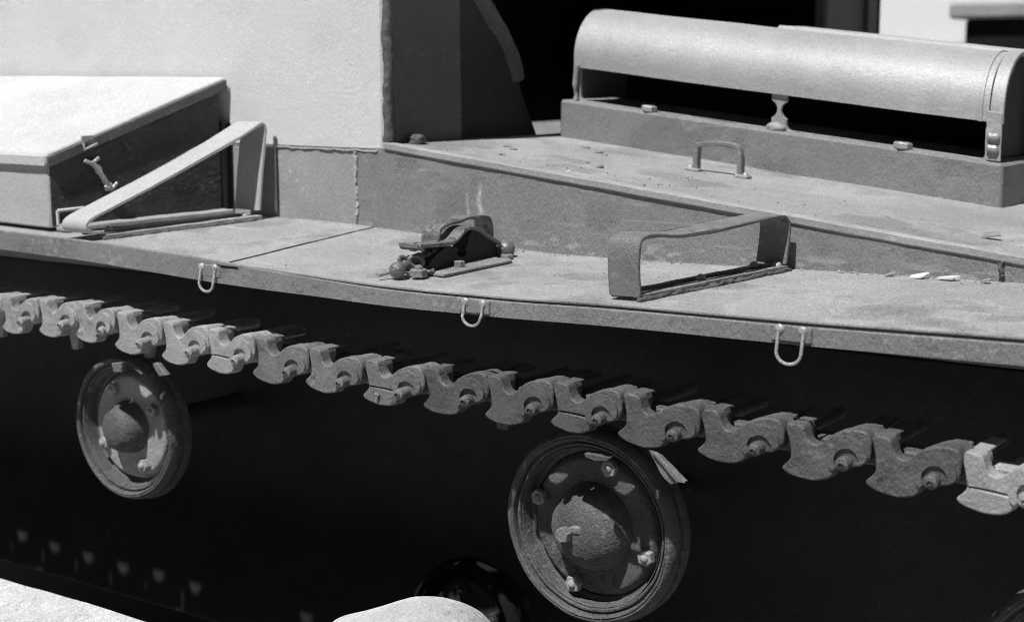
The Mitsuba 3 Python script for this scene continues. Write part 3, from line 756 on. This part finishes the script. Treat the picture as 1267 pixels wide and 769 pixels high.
# ------------------------------------------------------------------ return rollers
def roller(key, xc, zc, r, y0, label, spokes=5, hub=1.0, rot=0.0, mat=WHEEL, hubm=WHEEL, br=0.066):
    K = f'{V}__{key}'
    i = 0
    while K in labels:
        i += 1
        K = f'{V}__{key}_{i:03d}'
    labels[K] = {'label': label}
    c = (xc, zc)
    s = r / 0.118
    # outer tyre ring with stepped rim
    tyre = [(0.0955, 0.004), (0.0975, 0.001), (0.0995, 0.0012), (0.1005, 0.0050), (0.1025, 0.0050), (0.1035, -0.0025), (0.1060, -0.0045), (0.1075, -0.0032), (0.1095, -0.0036), (0.1125, -0.001), (0.1150, 0.004),
            (0.1160, 0.010), (0.1120, 0.0125), (0.1105, 0.0145), (0.1120, 0.017), (0.1165, 0.018), (0.1180, 0.021), (0.1178, 0.029), (0.112, 0.032), (0.0955, 0.032), (0.0955, 0.004)]
    obj(K + '__tyre', wobble(lathe([(a * s, y0 + b_) for a, b_ in tyre], c, 96), 0.0012, 30, 3), mat, 35)
    rimp = [(0.0950, 0.003), (0.0935, 0.005), (0.0915, 0.018), (0.0870, 0.0215), (0.0870, 0.031), (0.0950, 0.031), (0.0950, 0.003)]
    obj(K + '__rim', wobble(lathe([(a * s, y0 + b_) for a, b_ in rimp], c, 96), 0.0008, 40, 4), mat, 35)
    disc = [(0, 0.012), (0.040, 0.012), (0.050, 0.011), (0.076, 0.0120), (0.0810, 0.0145), (0.0865, 0.024), (0.0865, 0.030), (0, 0.030)]
    obj(K + '__disc', wobble(lathe([(a * s, y0 + b_) for a, b_ in disc], c, 80), 0.0012, 40, 5), hubm, 35)
    hb = [(0, -0.024), (0.012, -0.0235), (0.024, -0.021), (0.0325, -0.015), (0.0385, -0.005), (0.0410, 0.006), (0.0435, 0.0105), (0.0435, 0.013), (0, 0.013)]
    obj(K + '__hub_cap', wobble(lathe([(a * s * hub, y0 + b_) for a, b_ in hb], c, 56), 0.0016, 45, 6), mat, 40)
    for q in range(spokes):
        a = rot + 2 * math.pi * q / spokes
        bx, bz_ = xc + br * s * math.cos(a), zc + br * s * math.sin(a)
        obj(K + '__bolt', wobble(cat(hexnut((bx, y0 + 0.013, bz_), 0.0098, 0.010, 'y', rot=a), dome((bx, y0 + 0.0035, bz_), 0.0052, 0.005, 'y', 10)), 0.0008, 80, q), MID if mat is WHEEL else hubm)
    return K


k = roller('return_roller', 0.0545, -0.1725, 0.1155, 0.072, 'right return roller with domed hub and bolts below the track', 4, 1.22, math.radians(-108), br=0.077)
obj(k + '__hub_nut', wobble(cat(hexnut((0.040, 0.050, -0.1755), 0.0090, 0.012), lump((0.053, 0.050, -0.1695), (0.009, 0.005, 0.006), 4)), 0.0008, 70, 3), DUSTY)
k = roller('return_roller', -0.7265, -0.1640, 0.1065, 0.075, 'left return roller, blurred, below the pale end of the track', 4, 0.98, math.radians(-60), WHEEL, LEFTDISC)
roller('road_wheel', -0.194, -0.374, 0.0885, 0.165, 'dim road wheel in the dark behind the boulder', 5, 0.9, 0.4, BLACK, DIM)  # black tyre and dim disc put the surrounding shade into the colour
roller('road_wheel', 0.607, -0.246, 0.118, 0.09, 'edge of a dim wheel in the bottom right corner', 5, 1.0, 0.4, WHEEL, WHEEL)
for xc, zc in ((0.0545, -0.1725), (-0.7265, -0.1640), (-0.194, -0.374), (0.607, -0.246)):
    P('wheel_axle', lathe([(0, 0.10), (0.012, 0.10), (0.012, 0.303), (0, 0.303)], (xc, zc), 24), DIM, True)

# ------------------------------------------------------------------ paint flakes and debris lying about
def flake(x, y, z, sx_, sy_, th, seed, mat, label, tilt=0.0, group='paint flakes on the vehicle'):
    r = np.random.default_rng(seed)
    n_ = 9
    a = np.sort(r.uniform(0, 2 * math.pi, n_))
    rad = r.uniform(0.6, 1.0, n_)
    pg = Polygon(np.c_[sx_ * rad * np.cos(a), sy_ * rad * np.sin(a)]).buffer(0.0004)
    m = prism(pg, th, 0)
    m.vertices[:, 2] += tilt * m.vertices[:, 1] + 0.0016 * np.sin(m.vertices[:, 0] * 160)
    m.vertices += np.array([x, y, z])
    obj('paint_flake', fix(m), mat, False, label, 'paint flake', group)


zq = lambda x, y: float(zfend(np.array(x), np.array(y))) + 0.002
flake(0.352, 0.287, zq(0.352, 0.287), 0.013, 0.007, 0.0016, 3, PALE, 'longer pale flake lying at the foot of the side plate', 0.3)
flake(0.384, 0.284, zq(0.384, 0.284), 0.013, 0.006, 0.0016, 5, PALE, 'flat pale flake next to the longer flake at the side plate foot', 0.2)
flake(0.318, 0.288, zq(0.318, 0.288), 0.007, 0.005, 0.0014, 6, DUSTY, 'small grey flake left of the pale flakes at the plate foot', 0.2)
flake(0.425, 0.283, zq(0.425, 0.283), 0.008, 0.005, 0.0014, 7, DUSTY, 'small grey flake right of the pale flakes at the plate foot', 0.2)
flake(0.39, 0.395, DK(0.39) + 0.004, 0.016, 0.006, 0.002, 12, DUSTY, 'curled flake on the deck at the right edge of the picture', 0.5)
flake(-0.135, 0.322, DK(-0.135) + 0.003, 0.004, 0.0035, 0.002, 14, STONE, 'tiny white flake by the deck edge above the clamp', 0.4)
dl = [(-0.338, 0.47, 0.008, 0.005), (-0.318, 0.455, 0.007, 0.004), (-0.286, 0.385, 0.005, 0.004), (-0.155, 0.43, 0.006, 0.004), (-0.285, 0.60, 0.007, 0.005), (-0.245, 0.57, 0.008, 0.006), (-0.225, 0.555, 0.005, 0.004)]
for i, (x, y, a, b_) in enumerate(dl):
    obj('deck_debris', lump((x, y, DK(x) + 0.0008), (a, b_, 0.0035), 50 + i, 0.7), DUSTY if i % 3 else WALL, True, 'small crumb of dirt on the engine deck in front of the added dark recess', 'debris', 'dirt crumbs on the engine deck')
obj('dirt_lump', lump((-0.408, 0.350, DK(-0.4) + 0.005), (0.010, 0.014, 0.010), 71, 0.6), DARK, True, 'dark lump of dirt in the corner beside the pale plate', 'dirt')

# fine grit: along the foot of the side plate, round the bracket feet, on deck and fender
gr = np.random.default_rng(77)
bits = []
def crumb(x, y, z, r):
    m = trimesh.creation.icosphere(subdivisions=0, radius=r)
    m.vertices *= gr.uniform(0.5, 1.4, 3) * np.array([1, 1, 0.6])
    m.vertices += gr.normal(0, 0.2 * r, m.vertices.shape) + np.array([x, y, z])
    bits.append(m)
for _ in range(150):
    x = gr.uniform(-0.62, 0.60)
    y = 0.2965 - abs(gr.normal(0, 0.006))
    crumb(x, y, float(zfend(np.array(x), np.array(y))) + 0.0005, gr.uniform(0.0006, 0.0022))
for _ in range(70):
    x, y = gr.uniform(-0.62, 0.60), gr.uniform(0.02, 0.28)
    crumb(x, y, float(zfend(np.array(x), np.array(y))) + 0.0004, gr.uniform(0.0005, 0.0013))
for _ in range(110):
    x, y = gr.uniform(-0.41, 0.45), 0.33 + abs(gr.normal(0, 0.13))
    if y < 0.68:
        crumb(x, y, DK(x) + 0.0006, gr.uniform(0.0005, 0.0022))
for _ in range(60):
    x = gr.uniform(-0.38, 0.31)
    crumb(x, 0.690 - abs(gr.normal(0, 0.006)), DK(x) + 0.0006, gr.uniform(0.0007, 0.0024))
obj('grit', cat(*bits), MID, False, 'fine grit and crumbs scattered over the fender and engine deck', 'grit', None, 'stuff')
